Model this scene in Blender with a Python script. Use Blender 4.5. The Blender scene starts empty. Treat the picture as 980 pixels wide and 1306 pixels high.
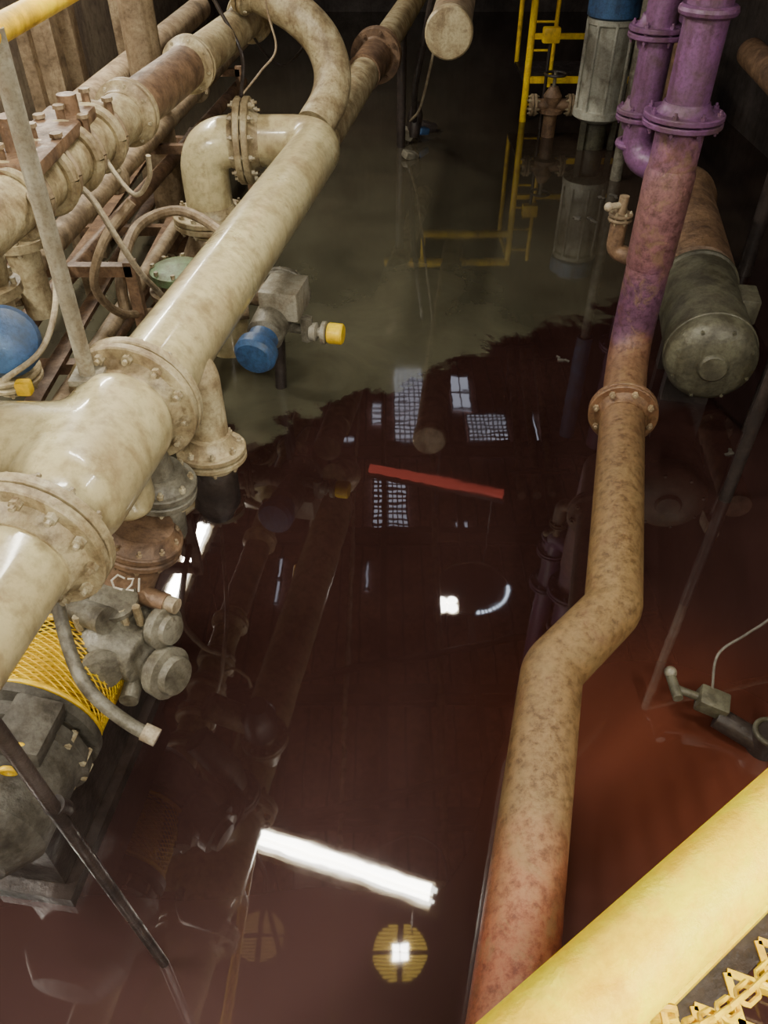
import bpy, bmesh, math, random
from mathutils import Vector, Matrix, Euler
random.seed(7)
V = Vector
SC = bpy.context.scene

# ------------------------------------------------------------------ materials
def _nt(name):
    m = bpy.data.materials.new(name); m.use_nodes = True
    nt = m.node_tree; nt.nodes.clear()
    out = nt.nodes.new('ShaderNodeOutputMaterial')
    b = nt.nodes.new('ShaderNodeBsdfPrincipled')
    nt.links.new(b.outputs[0], out.inputs[0])
    return m, nt, b

def ramp(nt, fac, stops):
    r = nt.nodes.new('ShaderNodeValToRGB')
    el = r.color_ramp.elements
    while len(el) < len(stops): el.new(0.5)
    for e, (p, c) in zip(el, stops):
        e.position = p; e.color = (c[0], c[1], c[2], 1)
    nt.links.new(fac, r.inputs[0]); return r.outputs[0]

def noise(nt, co, scale, detail=5, rough=0.6, dist=0.0):
    n = nt.nodes.new('ShaderNodeTexNoise')
    n.inputs['Scale'].default_value = scale
    n.inputs['Detail'].default_value = detail
    n.inputs['Roughness'].default_value = rough
    n.inputs['Distortion'].default_value = dist
    nt.links.new(co, n.inputs['Vector']); return n.outputs['Fac']

def mathn(nt, op, a, b):
    n = nt.nodes.new('ShaderNodeMath'); n.operation = op
    for i, x in enumerate((a, b)):
        if x is None: continue
        if isinstance(x, (int, float)): n.inputs[i].default_value = x
        else: nt.links.new(x, n.inputs[i])
    return n.outputs[0]

def mrange(nt, x, a, b, c=0.0, d=1.0, smooth=False):
    n = nt.nodes.new('ShaderNodeMapRange')
    if smooth: n.interpolation_type = 'SMOOTHSTEP'
    for i, v in enumerate((a, b, c, d)): n.inputs[i + 1].default_value = v
    nt.links.new(x, n.inputs[0]); return n.outputs[0]

def mixc(nt, fac, a, b, mode='MIX'):
    mx = nt.nodes.new('ShaderNodeMix'); mx.data_type = 'RGBA'; mx.blend_type = mode
    for i, x in ((0, fac), (6, a), (7, b)):
        if isinstance(x, (int, float)): mx.inputs[i].default_value = x
        elif isinstance(x, tuple): mx.inputs[i].default_value = (*x, 1)
        else: nt.links.new(x, mx.inputs[i])
    return mx.outputs[2]

def mat(name, c1, c2, c3=None, scale=5.0, rough=(0.35, 0.7), metal=0.0, bump=0.25, bscale=40, spec=0.5, coat=0.0, dirt=0.55):
    m, nt, b = _nt(name)
    g = nt.nodes.new('ShaderNodeNewGeometry'); co = g.outputs['Position']
    f = noise(nt, co, scale, 7, 0.65, 0.4)
    c3 = c3 or c2
    col = ramp(nt, f, [(0.30, c3), (0.46, c2), (0.60, c1)])
    f2 = noise(nt, co, scale * 9, 4, 0.7)
    col = mixc(nt, dirt, col, ramp(nt, f2, [(0.32, (0.40, 0.35, 0.30)), (0.55, (1, 1, 1))]), 'MULTIPLY')
    mp_ = nt.nodes.new('ShaderNodeMapping'); mp_.inputs['Scale'].default_value = (14, 14, 1.6)
    nt.links.new(co, mp_.inputs[0])
    f3 = noise(nt, mp_.outputs[0], 1.0, 4, 0.6)
    col = mixc(nt, min(1, dirt * .9), col, ramp(nt, f3, [(0.36, (0.42, 0.34, 0.24)), (0.50, (1, 1, 1))]), 'MULTIPLY')
    f4 = noise(nt, co, 11, 6, 0.72, 0.3)
    col = mixc(nt, mrange(nt, f4, .55, .66, 0, min(1, dirt * 1.1)), col, (c3[0] * .7, c3[1] * .65, c3[2] * .6))
    nt.links.new(col, b.inputs['Base Color'])
    nt.links.new(mrange(nt, f, .3, .7, rough[1], rough[0]), b.inputs['Roughness'])
    b.inputs['Metallic'].default_value = metal
    b.inputs['Specular IOR Level'].default_value = spec
    b.inputs['Coat Weight'].default_value = coat; b.inputs['Coat Roughness'].default_value = 0.09
    bp = nt.nodes.new('ShaderNodeBump'); bp.inputs['Strength'].default_value = bump
    bp.inputs['Distance'].default_value = 0.01
    nt.links.new(noise(nt, co, bscale, 5, 0.6), bp.inputs['Height'])
    nt.links.new(bp.outputs[0], b.inputs['Normal'])
    return m

def emis(name, col, s):
    m, nt, b = _nt(name)
    b.inputs['Base Color'].default_value = (*col, 1)
    b.inputs['Emission Color'].default_value = (*col, 1)
    b.inputs['Emission Strength'].default_value = s
    return m

CREAM = mat('cream_pipe_paint', (0.60, 0.53, 0.30), (0.50, 0.42, 0.23), (0.34, 0.25, 0.13), 2.6, (0.22, 0.45), bump=0.10, bscale=22, coat=0.6, dirt=.45)
CREAMD = mat('dirty_cream_paint', (0.48, 0.41, 0.25), (0.33, 0.26, 0.145), (0.16, 0.105, 0.055), 7, (0.3, 0.65), bump=0.4)
BOLT = mat('bolt_steel', (0.48, 0.43, 0.30), (0.33, 0.27, 0.16), (0.2, 0.13, 0.07), 20, (0.3, 0.6), bump=0.3)
TAN = mat('tan_dusty_paint', (0.34, 0.26, 0.16), (0.24, 0.17, 0.10), (0.11, 0.075, 0.04), 5, (0.45, 0.8), bump=0.4)
BROWN = mat('brown_rusty_steel', (0.23, 0.14, 0.08), (0.15, 0.088, 0.05), (0.07, 0.04, 0.024), 7, (0.35, 0.75), bump=0.5)
GREY = mat('grey_cast_iron', (0.21, 0.195, 0.15), (0.13, 0.117, 0.085), (0.055, 0.044, 0.03), 8, (0.3, 0.65), bump=0.5)
GREYD = mat('dark_grey_motor_casing', (0.13, 0.12, 0.10), (0.08, 0.072, 0.058), (0.035, 0.028, 0.022), 6, (0.3, 0.65), bump=0.4)
DKGREY = mat('dark_green_grey_paint', (0.115, 0.11, 0.072), (0.072, 0.066, 0.042), (0.032, 0.025, 0.016), 5, (0.3, 0.7), bump=0.4)
DARK = mat('dark_wet_steel', (0.05, 0.038, 0.034), (0.032, 0.023, 0.02), (0.015, 0.01, 0.009), 7, (0.25, 0.6), bump=0.3)
BLUE = mat('blue_paint', (0.055, 0.14, 0.31), (0.045, 0.10, 0.23), (0.05, 0.075, 0.12), 6, (0.3, 0.6), bump=0.3)
GREEN = mat('green_paint', (0.17, 0.27, 0.13), (0.14, 0.18, 0.09), (0.10, 0.09, 0.05), 9, (0.4, 0.7))
YEL = mat('yellow_safety_paint', (0.95, 0.68, 0.01), (0.88, 0.56, 0.01), (0.45, 0.27, 0.02), 5, (0.3, 0.55), bump=0.15, dirt=.25)
YELN = mat('worn_yellow_handrail_paint', (1.0, 0.82, 0.0), (1.0, 0.68, 0.0), (0.78, 0.45, 0.0), 12, (0.35, 0.55), bump=0.2, bscale=90, dirt=.14, spec=.25)
PURP = mat('purple_paint', (0.165, 0.068, 0.175), (0.13, 0.055, 0.13), (0.095, 0.052, 0.062), 6, (0.3, 0.6), bump=0.3, dirt=.6)
HOSE = mat('pale_hose_rubber', (0.46, 0.40, 0.28), (0.34, 0.28, 0.19), (0.22, 0.16, 0.1), 12, (0.35, 0.6), bump=0.1)
STEELP = mat('galvanised_post', (0.36, 0.34, 0.27), (0.29, 0.265, 0.2), (0.2, 0.155, 0.1), 9, (0.35, 0.6), bump=0.15)
PALE = mat('pale_grey_actuator_paint', (0.50, 0.50, 0.42), (0.40, 0.39, 0.32), (0.22, 0.2, 0.15), 6, (0.35, 0.6), bump=0.15, dirt=.4)
CONC = mat('dirty_concrete', (0.16, 0.12, 0.085), (0.10, 0.07, 0.05), (0.045, 0.03, 0.02), 2.5, (0.6, 0.9), bump=0.6, bscale=18)
CONCD = mat('wet_black_concrete', (0.045, 0.03, 0.025), (0.028, 0.018, 0.015), (0.015, 0.01, 0.008), 2.5, (0.3, 0.7), bump=0.6, bscale=18)
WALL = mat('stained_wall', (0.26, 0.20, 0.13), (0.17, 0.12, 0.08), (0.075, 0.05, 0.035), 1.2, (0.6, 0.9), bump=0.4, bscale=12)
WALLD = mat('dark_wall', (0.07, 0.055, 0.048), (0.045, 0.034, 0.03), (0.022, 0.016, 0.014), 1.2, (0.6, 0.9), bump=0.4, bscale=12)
CEIL = mat('ceiling_boards', (0.44, 0.25, 0.20), (0.33, 0.18, 0.145), (0.17, 0.09, 0.075), 1.5, (0.6, 0.9), bump=0.3, bscale=10)
BEAM = mat('roof_steel', (0.12, 0.065, 0.052), (0.08, 0.045, 0.037), (0.045, 0.023, 0.02), 3, (0.5, 0.8))
WHITE = mat('white_enamel', (0.78, 0.72, 0.58), (0.62, 0.56, 0.43), (0.4, 0.34, 0.22), 6, (0.35, 0.6))
CHALK = mat('chalk_mark', (0.75, 0.7, 0.62), (0.65, 0.6, 0.5), None, 30, (0.8, 0.95))
BLACK = mat('black_rubber', (0.035, 0.03, 0.028), (0.02, 0.017, 0.015), None, 10, (0.35, 0.6))
TUBE = emis('fluorescent_tube_glow', (1.0, 0.96, 0.86), 30)
LED = emis('lamp_glow', (1.0, 0.96, 0.88), 90)
RIMG = emis('cool_rim_glow', (0.70, 0.82, 1.0), 14)  # glow stands in for lamp light on a reflector rim
SKYL = emis('skylight_glow', (0.66, 0.71, 0.86), 2.6)
REDG = emis('red_pipe_glow', (1.0, 0.16, 0.12), 1.4)  # emission put into an overhead pipe so its reflection shows
LV = emis('lit_louvre', (0.95, 0.68, 0.12), 3.0)  # emission stands in for lamp light falling on the louvre slats
LVD = emis('dim_louvre', (0.70, 0.50, 0.18), 0.7)  # weaker emission, likewise in place of light on the slats

def right_pipe_mat():
    m, nt, b = _nt('banded_dusty_purple_pipe_paint')
    g = nt.nodes.new('ShaderNodeNewGeometry'); co = g.outputs['Position']
    s = nt.nodes.new('ShaderNodeSeparateXYZ'); nt.links.new(co, s.inputs[0])
    a = mathn(nt, 'ADD', s.outputs[1], s.outputs[2])
    n1 = noise(nt, co, 5, 6, 0.7, 0.5)
    a = mathn(nt, 'ADD', a, mathn(nt, 'MULTIPLY', mathn(nt, 'SUBTRACT', n1, 0.5), 0.5))
    a = mathn(nt, 'DIVIDE', a, 8.0)
    br = (0.20, 0.120, 0.045); dk = (0.165, 0.092, 0.038)
    col = ramp(nt, a, [(0.10, (0.27, 0.12, 0.060)), (0.165, (0.32, 0.080, 0.040)), (0.225, (0.20, 0.115, 0.048)), (0.35, br), (0.45, dk),
                       (0.565, (0.18, 0.085, 0.045)), (0.600, (0.18, 0.075, 0.05)), (0.612, (0.11, 0.045, 0.085)), (0.65, (0.135, 0.055, 0.105)),
                       (0.665, (0.21, 0.092, 0.105)), (0.72, (0.21, 0.098, 0.095)), (0.76, (0.175, 0.068, 0.16)), (1, (0.16, 0.062, 0.175))])
    f2 = noise(nt, co, 26, 8, 0.78)
    col = mixc(nt, 0.8, col, ramp(nt, f2, [(0.38, (0.30, 0.24, 0.18)), (0.54, (1, 1, 1)), (0.68, (1.35, 1.3, 1.15))]), 'MULTIPLY')
    f3 = noise(nt, co, 7, 7, 0.72, 1.0)
    col = mixc(nt, mrange(nt, f3, .52, .62, 0, .5), col, (0.22, 0.145, 0.06))
    f5 = noise(nt, co, 5.3, 7, 0.75, 0.6)
    col = mixc(nt, mrange(nt, f5, .56, .64, 0, .5), col, (0.12, 0.045, 0.02))
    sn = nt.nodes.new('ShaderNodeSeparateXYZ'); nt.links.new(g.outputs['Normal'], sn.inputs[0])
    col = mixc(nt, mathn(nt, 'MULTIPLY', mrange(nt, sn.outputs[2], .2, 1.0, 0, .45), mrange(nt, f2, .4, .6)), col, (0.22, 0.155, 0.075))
    nt.links.new(col, b.inputs['Base Color'])
    b.inputs['Roughness'].default_value = 0.42
    bp = nt.nodes.new('ShaderNodeBump'); bp.inputs['Strength'].default_value = 0.5; bp.inputs['Distance'].default_value = 0.014
    nt.links.new(f2, bp.inputs['Height']); nt.links.new(bp.outputs[0], b.inputs['Normal'])
    return m
RPIPE = right_pipe_mat()

def water_mat():
    m, nt, b = _nt('murky_red_flood_water')
    g = nt.nodes.new('ShaderNodeNewGeometry'); co = g.outputs['Position']
    s = nt.nodes.new('ShaderNodeSeparateXYZ'); nt.links.new(co, s.inputs[0])
    X, Y = s.outputs[0], s.outputs[1]
    d = mathn(nt, 'SUBTRACT', Y, mathn(nt, 'ADD', mathn(nt, 'MULTIPLY', X, 0.62), 4.62))
    n1 = noise(nt, co, 2.0, 12, 0.62, 0.3)
    d = mathn(nt, 'ADD', d, mathn(nt, 'MULTIPLY', mathn(nt, 'SUBTRACT', n1, 0.5), 1.9))
    film = mrange(nt, d, -.03, .09)
    filmf = mathn(nt, 'MULTIPLY', mathn(nt, 'MULTIPLY', film, mrange(nt, Y, 5.5, 10.5, 1.0, .45)), mrange(nt, X, .9, 2.6, 1.0, .30))
    n2 = noise(nt, co, 0.9, 4, 0.5)
    red = ramp(nt, n2, [(0.35, (0.019, 0.0078, 0.0066)), (0.65, (0.029, 0.0125, 0.0105))])
    haze_tint = mrange(nt, mathn(nt, 'ADD', Y, mathn(nt, 'MULTIPLY', n2, .8)), 2.7, .8, 0, 1, True)  # lighter near water, painted in for haze and ceiling reflection
    red = mixc(nt, haze_tint, red, (0.052, 0.0275, 0.0260))
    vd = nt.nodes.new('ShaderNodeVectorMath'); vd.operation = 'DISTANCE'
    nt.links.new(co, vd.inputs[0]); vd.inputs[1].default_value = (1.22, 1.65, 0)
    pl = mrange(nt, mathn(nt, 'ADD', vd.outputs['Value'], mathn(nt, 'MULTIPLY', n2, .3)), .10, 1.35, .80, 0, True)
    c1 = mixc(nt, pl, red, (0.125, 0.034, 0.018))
    n3 = noise(nt, co, 1.3, 6, 0.65, 0.6)
    fc = ramp(nt, n3, [(0.30, (0.054, 0.050, 0.032)), (0.70, (0.100, 0.093, 0.060))])
    nt.links.new(mixc(nt, filmf, c1, fc), b.inputs['Base Color'])
    nr = noise(nt, co, 1.6, 5, 0.6, 0.5)
    nt.links.new(mathn(nt, 'ADD', mrange(nt, nr, .35, .7, .012, .045), mathn(nt, 'MULTIPLY', film, 0.015)), b.inputs['Roughness'])
    b.inputs['IOR'].default_value = 1.75
    bp = nt.nodes.new('ShaderNodeBump'); bp.inputs['Strength'].default_value = 0.028; bp.inputs['Distance'].default_value = 0.02
    nt.links.new(noise(nt, co, 2.6, 3, 0.5), bp.inputs['Height']); nt.links.new(bp.outputs[0], b.inputs['Normal'])
    return m
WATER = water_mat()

# ------------------------------------------------------------------ mesh builder
def basis(ax):
    ax = V(ax).normalized()
    t = V((0, 0, 1)) if abs(ax.z) < 0.9 else V((1, 0, 0))
    u = ax.cross(t).normalized(); w = ax.cross(u).normalized()
    return u, w, ax

def rounded(pts, rad, n=8):
    pts = [V(p) for p in pts]; out = [pts[0]]
    for i in range(1, len(pts) - 1):
        a, p, c = pts[i-1], pts[i], pts[i+1]
        d1 = (a - p); d2 = (c - p)
        r = rad[i-1] if isinstance(rad, (list, tuple)) else rad
        ang = d1.angle(d2); L = min(r / max(math.tan(ang / 2), 1e-3), d1.length * 0.49, d2.length * 0.49)
        s = p + d1.normalized() * L; e = p + d2.normalized() * L
        for k in range(n + 1):
            t = k / n
            out.append(s * (1-t)**2 + p * 2 * t * (1-t) + e * t * t)
    out.append(pts[-1]); return out

def smoothpath(pts, n=8):
    pts = [V(p) for p in pts]; P = [pts[0] * 2 - pts[1]] + pts + [pts[-1] * 2 - pts[-2]]; out = []
    for i in range(1, len(P) - 2):
        for k in range(n):
            t = k / n
            out.append(0.5 * ((2 * P[i]) + (P[i+1] - P[i-1]) * t + (2*P[i-1] - 5*P[i] + 4*P[i+1] - P[i+2]) * t*t + (3*P[i] - P[i-1] - 3*P[i+1] + P[i+2]) * t**3))
    out.append(pts[-1]); return out

class B:
    def __init__(s): s.bm = bmesh.new(); s.mats = []
    def mi(s, m):
        if m not in s.mats: s.mats.append(m)
        return s.mats.index(m)
    def tube(s, pts, r, m, seg=24, caps=True):
        pts = [V(p) for p in pts]
        if not isinstance(r, (list, tuple)): pts = [p for i, p in enumerate(pts) if i == 0 or (p - pts[i-1]).length > 1e-5]
        n = len(pts); mi = s.mi(m); rings = []; u = None
        for i, p in enumerate(pts):
            d = (pts[min(i+1, n-1)] - pts[max(i-1, 0)]).normalized()
            if u is None: u, w, _ = basis(d)
            else: u = (u - d * u.dot(d)).normalized()
            w = d.cross(u)
            rr = r[i] if isinstance(r, (list, tuple)) else r
            rings.append([s.bm.verts.new(p + (u * math.cos(a) + w * math.sin(a)) * rr) for a in [2*math.pi*k/seg for k in range(seg)]])
        for a, b in zip(rings, rings[1:]):
            for k in range(seg):
                f = s.bm.faces.new((a[k], a[(k+1) % seg], b[(k+1) % seg], b[k])); f.material_index = mi
        if caps:
            for ring, rev in ((rings[0], True), (rings[-1], False)):
                f = s.bm.faces.new(ring[::-1] if rev else ring); f.material_index = mi
        return s
    def cyl(s, a, b, r, m, r2=None, seg=24): return s.tube([a, b], [r, r if r2 is None else r2], m, seg)
    def lathe(s, p, ax, prof, m, seg=32):
        u, w, a = basis(ax); p = V(p); mi = s.mi(m); rings = []
        for (h, r) in prof:
            rings.append([s.bm.verts.new(p + a * h + (u * math.cos(t) + w * math.sin(t)) * max(r, 1e-4)) for t in [2*math.pi*k/seg for k in range(seg)]])
        for x, y in zip(rings, rings[1:]):
            for k in range(seg):
                f = s.bm.faces.new((x[k], x[(k+1) % seg], y[(k+1) % seg], y[k])); f.material_index = mi
        for ring in (rings[0], rings[-1]):
            f = s.bm.faces.new(ring); f.material_index = mi
        return s
    def flange(s, p, ax, R, m, th=0.03, bolts=8, pair=True, br=0.016, r0=None, bm=None):
        u, w, a = basis(ax); p = V(p); e = 0.005; bm = bm or BOLT
        def disc(c0):
            s.lathe(p, a, [(c0, R - e), (c0 + e, R), (c0 + th - e, R), (c0 + th, R - e)], m, 40)
        if pair:
            disc(-th - 0.004); disc(0.004); lo, hi = -th - 0.004, th + 0.004
            if r0:
                s.lathe(p, a, [(lo - 0.05, r0 + 0.004), (lo - 0.02, r0 + 0.012), (lo, r0 + 0.035)], m, 32)
                s.lathe(p, a, [(hi, r0 + 0.035), (hi + 0.02, r0 + 0.012), (hi + 0.05, r0 + 0.004)], m, 32)
        else:
            disc(-th / 2); lo, hi = -th / 2, th / 2
        for k in range(bolts):
            t = 2 * math.pi * (k + 0.3) / bolts
            c = p + (u * math.cos(t) + w * math.sin(t)) * (R - br * 1.9)
            s.cyl(c + a * (lo - br * 1.1), c + a * (hi + br * 1.1), br, bm, seg=6)
            s.cyl(c + a * (lo - br * 2.0), c + a * (hi + br * 2.0), br * 0.5, bm, seg=8)
        return s
    def box(s, c, size, m, rot=(0, 0, 0), bev=0.0):
        c = V(c); M = Matrix.Translation(c) @ Euler(rot).to_matrix().to_4x4() @ Matrix.Diagonal((*size, 1))
        r = bmesh.ops.create_cube(s.bm, size=1.0, matrix=M); mi = s.mi(m)
        fs = set(f for v in r['verts'] for f in v.link_faces)
        if bev:
            es = list(set(e for f in fs for e in f.edges))
            rb = bmesh.ops.bevel(s.bm, geom=es, offset=bev, segments=2, affect='EDGES', profile=0.6)
            fs = set(f for v in rb['verts'] for f in v.link_faces) | set(rb['faces'])
        for f in fs:
            if f.is_valid: f.material_index = mi
        return s
    def ball(s, c, r, m, sq=(1, 1, 1), seg=20):
        M = Matrix.Translation(V(c)) @ Matrix.Diagonal((r*sq[0], r*sq[1], r*sq[2], 1))
        q = bmesh.ops.create_uvsphere(s.bm, u_segments=seg, v_segments=seg // 2, radius=1, matrix=M); mi = s.mi(m)
        for f in set(f for v in q['verts'] for f in v.link_faces): f.material_index = mi
        return s
    def torus(s, c, ax, R, r, m, seg=28, arc=(0, 2*math.pi), sides=10):
        u, w, a = basis(ax); n = seg; c = V(c)
        full = abs(arc[1] - arc[0] - 2*math.pi) < 1e-3
        pts = [c + (u*math.cos(arc[0] + (arc[1]-arc[0])*k/n) + w*math.sin(arc[0] + (arc[1]-arc[0])*k/n)) * R for k in range(n + 1)]
        return s.tube(pts, r, m, sides, caps=not full)
    def finish(s, name, parent=None, smooth=True):
        bmesh.ops.recalc_face_normals(s.bm, faces=s.bm.faces)
        for f in s.bm.faces: f.smooth = smooth
        if smooth:
            for e in s.bm.edges:
                if len(e.link_faces) == 2 and e.calc_face_angle(0) > 0.62: e.smooth = False
        vs = [v.co for v in s.bm.verts]
        lo = V((min(v.x for v in vs), min(v.y for v in vs), min(v.z for v in vs))); hi = V((max(v.x for v in vs), max(v.y for v in vs), max(v.z for v in vs)))
        o = (lo + hi) / 2
        bmesh.ops.translate(s.bm, verts=s.bm.verts, vec=-o)
        me = bpy.data.meshes.new(name); s.bm.to_mesh(me); s.bm.free()
        for m in s.mats: me.materials.append(m)
        ob = bpy.data.objects.new(name, me); SC.collection.objects.link(ob)
        ob.location = o
        if parent:
            ob.parent = parent; ob.location = o - parent.location
        return ob

def blend(ob, vox=0.014, it=12):
    r = ob.modifiers.new('fuse', 'REMESH'); r.mode = 'VOXEL'; r.voxel_size = vox; r.use_smooth_shade = True
    s = ob.modifiers.new('soften', 'SMOOTH'); s.factor = 0.5; s.iterations = it

# ------------------------------------------------------------------ room shell
X0, X1, Y0, Y1, ZT = -3.3, 4.4, -4.0, 18.0, 6.5
ZC = ZT - .03
B().box(((X0+X1)/2, (Y0+Y1)/2, -0.7), (X1-X0+.4, Y1-Y0+.4, 0.2), CONC).finish('floor', smooth=False)
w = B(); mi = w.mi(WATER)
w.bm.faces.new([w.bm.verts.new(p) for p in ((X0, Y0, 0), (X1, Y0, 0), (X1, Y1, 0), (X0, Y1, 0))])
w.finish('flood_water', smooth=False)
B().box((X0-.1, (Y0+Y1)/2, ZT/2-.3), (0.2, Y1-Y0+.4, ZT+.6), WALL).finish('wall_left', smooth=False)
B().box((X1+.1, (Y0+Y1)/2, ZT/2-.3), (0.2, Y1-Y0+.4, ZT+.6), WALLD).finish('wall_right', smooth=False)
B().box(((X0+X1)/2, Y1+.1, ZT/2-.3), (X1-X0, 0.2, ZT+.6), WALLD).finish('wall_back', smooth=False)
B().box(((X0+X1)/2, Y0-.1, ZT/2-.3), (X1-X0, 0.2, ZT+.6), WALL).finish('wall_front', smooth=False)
c = B(); c.box(((X0+X1)/2, (Y0+Y1)/2, ZT+.1), (X1-X0+.4, Y1-Y0+.4, 0.2), CEIL)
x = X0 + .2
while x < X1:
    c.box((x, (Y0+Y1)/2, ZT-.012), (0.03, Y1-Y0, 0.03), BEAM); x += 0.34
c.finish('ceiling', smooth=False)
for k, yy in enumerate((-1.5, 1.4, 4.6, 6.4, 9.6, 12.0, 15.6)):
    b = B(); z = ZT - .3
    b.box(((X0+X1)/2, yy, z+.14), (X1-X0, 0.16, 0.025), BEAM).box(((X0+X1)/2, yy, z-.14), (X1-X0, 0.16, 0.025), BEAM).box(((X0+X1)/2, yy, z), (X1-X0, 0.02, 0.28), BEAM)
    b.finish('roof_beam', smooth=False)
b = B()
for xx in (-1.3, .0, 1.3, 2.9):
    b.box((xx, 7.0, ZT-.42), (.10, 21, .08), BEAM)
b.cyl((-2.2, 4.0, 5.6), (3.9, 5.6, 5.6), .06, BEAM).cyl((-2.2, 6.0, 5.6), (3.9, 7.4, 5.6), .05, BEAM).cyl((.6, .5, 5.7), (1.0, 16, 5.7), .05, TAN).cyl((-.5, .5, 5.7), (-.5, 16, 5.7), .03, WHITE)
for yy in (2, 6.4, 12.0): b.cyl((-.5, yy, 5.7), (-.5, yy, ZC), .01, DARK, seg=8); b.cyl((.75, yy, 5.7), (.75, yy, ZC), .01, DARK, seg=8)
b.finish('roof_purlins_and_conduits')

def skylight(xa, xb, ya, yb, nx, ny, name='roof_skylight'):
    b = B(); z = ZT - .05
    b.box(((xa+xb)/2, (ya+yb)/2, z), (xb-xa, yb-ya, 0.02), SKYL)
    for i in range(nx + 1): b.box((xa + (xb-xa)*i/nx, (ya+yb)/2, z-.03), (0.022, yb-ya+.04, 0.03), DARK)
    for i in range(ny + 1): b.box(((xa+xb)/2, ya + (yb-ya)*i/ny, z-.03), (xb-xa+.04, 0.03, 0.03), DARK)
    b.finish(name, smooth=False)
skylight(0.22, 0.85, 12.3, 15.3, 6, 18)
skylight(1.72, 2.5, 12.2, 13.5, 9, 10)
skylight(1.45, 1.85, 13.7, 15.0, 2, 2)
skylight(-.2, .42, 10.0, 11.5, 7, 11)
skylight(1.25, 1.50, 9.9, 10.2, 3, 1)
skylight(-1.42, -1.36, 7.6, 9.0, 1, 7)  # thin glowing strip added to make a glint in the water
skylight(-1.75, -1.69, 8.3, 9.3, 1, 2)  # second added glint strip
skylight(-1.0, -.6, 12.4, 12.7, 3, 1)  # small glowing panel added for a bright spot in the water
skylight(-.3, -.25, 8.6, 9.2, 1, 1)
skylight(3.05, 3.12, 12.6, 13.6, 1, 1); skylight(3.25, 3.32, 12.6, 13.6, 1, 1)  # glowing strips added to give pale streaks in the reflection
skylight(-.25, -.05, 13.2, 13.9, 1, 4)

b = B()
b.cyl((-.22, 9.34, 4.5), (1.75, 8.73, 4.5), .07, REDG, seg=16)  # red pipe, made to glow for its reflection in the water
b.box((.765, 9.035, 4.59), (2.1, .16, .06), BEAM, rot=(0, 0, -.3))
b.cyl((-.1, 9.3, 4.6), (-.1, 9.3, ZC), .012, DARK, seg=8).cyl((1.6, 8.78, 4.6), (1.6, 8.78, ZC), .012, DARK, seg=8)
b.finish('glowing_red_pipe')
b = B()
for xx in (2.2, 2.45, 2.7): b.cyl((xx, 9.5, 5.2), (xx + .4, 14.5, 5.2), .07, TAN)
for yy in (10, 14): b.box((2.55, yy, 5.1), (1.0, .08, .05), BEAM); b.cyl((2.55, yy, 5.1), (2.55, yy, ZC), .015, DARK, seg=8)
b.finish('overhead_pipe_rack')

# ------------------------------------------------------------------ lamps
def area(loc, size, power, rot=(0, 0, 0), col=(1, .96, .84), name='tube_light'):
    l = bpy.data.lights.new(name, 'AREA'); l.shape = 'RECTANGLE'; l.size, l.size_y = size; l.energy = power; l.color = col
    o = bpy.data.objects.new(name, l); SC.collection.objects.link(o); o.location = loc; o.rotation_euler = rot
    return o

def fluor(a, bb, power, wid=.2):
    a, bb = V(a), V(bb); d = (bb - a); L = d.length; cx = (a + bb) / 2; ang = math.atan2(d.y, d.x)
    b = B()
    b.box(cx + V((0, 0, .05)), (L + .12, wid + .05, .05), WHITE, rot=(0, 0, ang), bev=.01)
    dn = d.normalized(); sd = V((-dn.y, dn.x, 0))
    for s in (-1, 1):
        b.cyl(a + sd * wid * .24 * s + V((0, 0, -.005)), bb + sd * wid * .24 * s + V((0, 0, -.005)), .030, TUBE, seg=14)
        b.box(cx + sd * (wid * .5 + .03) * s + V((0, 0, .02)), (L + .12, .05, .03), WHITE, rot=(.5 * s, 0, ang))
    for e in (a, bb):
        b.box(e + V((0, 0, .01)), (.05, wid + .05, .08), WHITE, rot=(0, 0, ang))
        q = e + dn * (.2 if e is a else -.2)
        b.cyl(q + V((0, 0, .05)), V((q.x, q.y, ZC)), .008, DARK, seg=8)
    ob = b.finish('fluorescent_light')
    lo = area(cx, (L - .1, wid * .7), power, (0, 0, ang))
    lo.parent = ob; lo.location = V((cx.x, cx.y, cx.z - .06)) - ob.location
    return ob
f0 = fluor((-1.24, 3.35, 4.0), (.45, 2.80, 4.0), 80)
B().tube(smoothpath([(-.05, 3.28, 4.1), (.25, 3.35, 4.0), (.5, 3.2, 3.95), (.56, 2.9, 3.96), (.52, 2.72, 4.04)]), .010, BLACK, 8).finish('lamp_cord', parent=f0)
B().tube([(-1.2, 3.3, 4.05), (-1.05, 3.0, 3.96), (-1.0, 2.75, 4.02), (-.98, 2.72, 6.4)], .022, DARK, 8).finish('lamp_hanger', parent=f0)
fluor((-3.12, .1, 3.3), (-3.12, 1.9, 3.3), 140)  # added fill fixture, set where the water does not mirror it
fluor((-2.6, 5.4, 3.9), (-2.3, 7.4, 3.9), 165)
fluor((-2.95, 9.3, 4.2), (-2.85, 11.2, 4.2), 90)  # added fill for the dim far end, reflection hidden behind the pipe
fluor((-.9, -1.6, 4.2), (.9, -1.6, 4.2), 170)  # added fill fixture behind the camera
fluor((3.3, -.9, 4.4), (3.5, .9, 4.4), 125)  # added fill fixture on the right, outside the mirrored view
fluor((.9, -.75, 3.45), (1.9, -.35, 3.45), 75)  # unseen fixture added to brighten the near handrail

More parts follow.
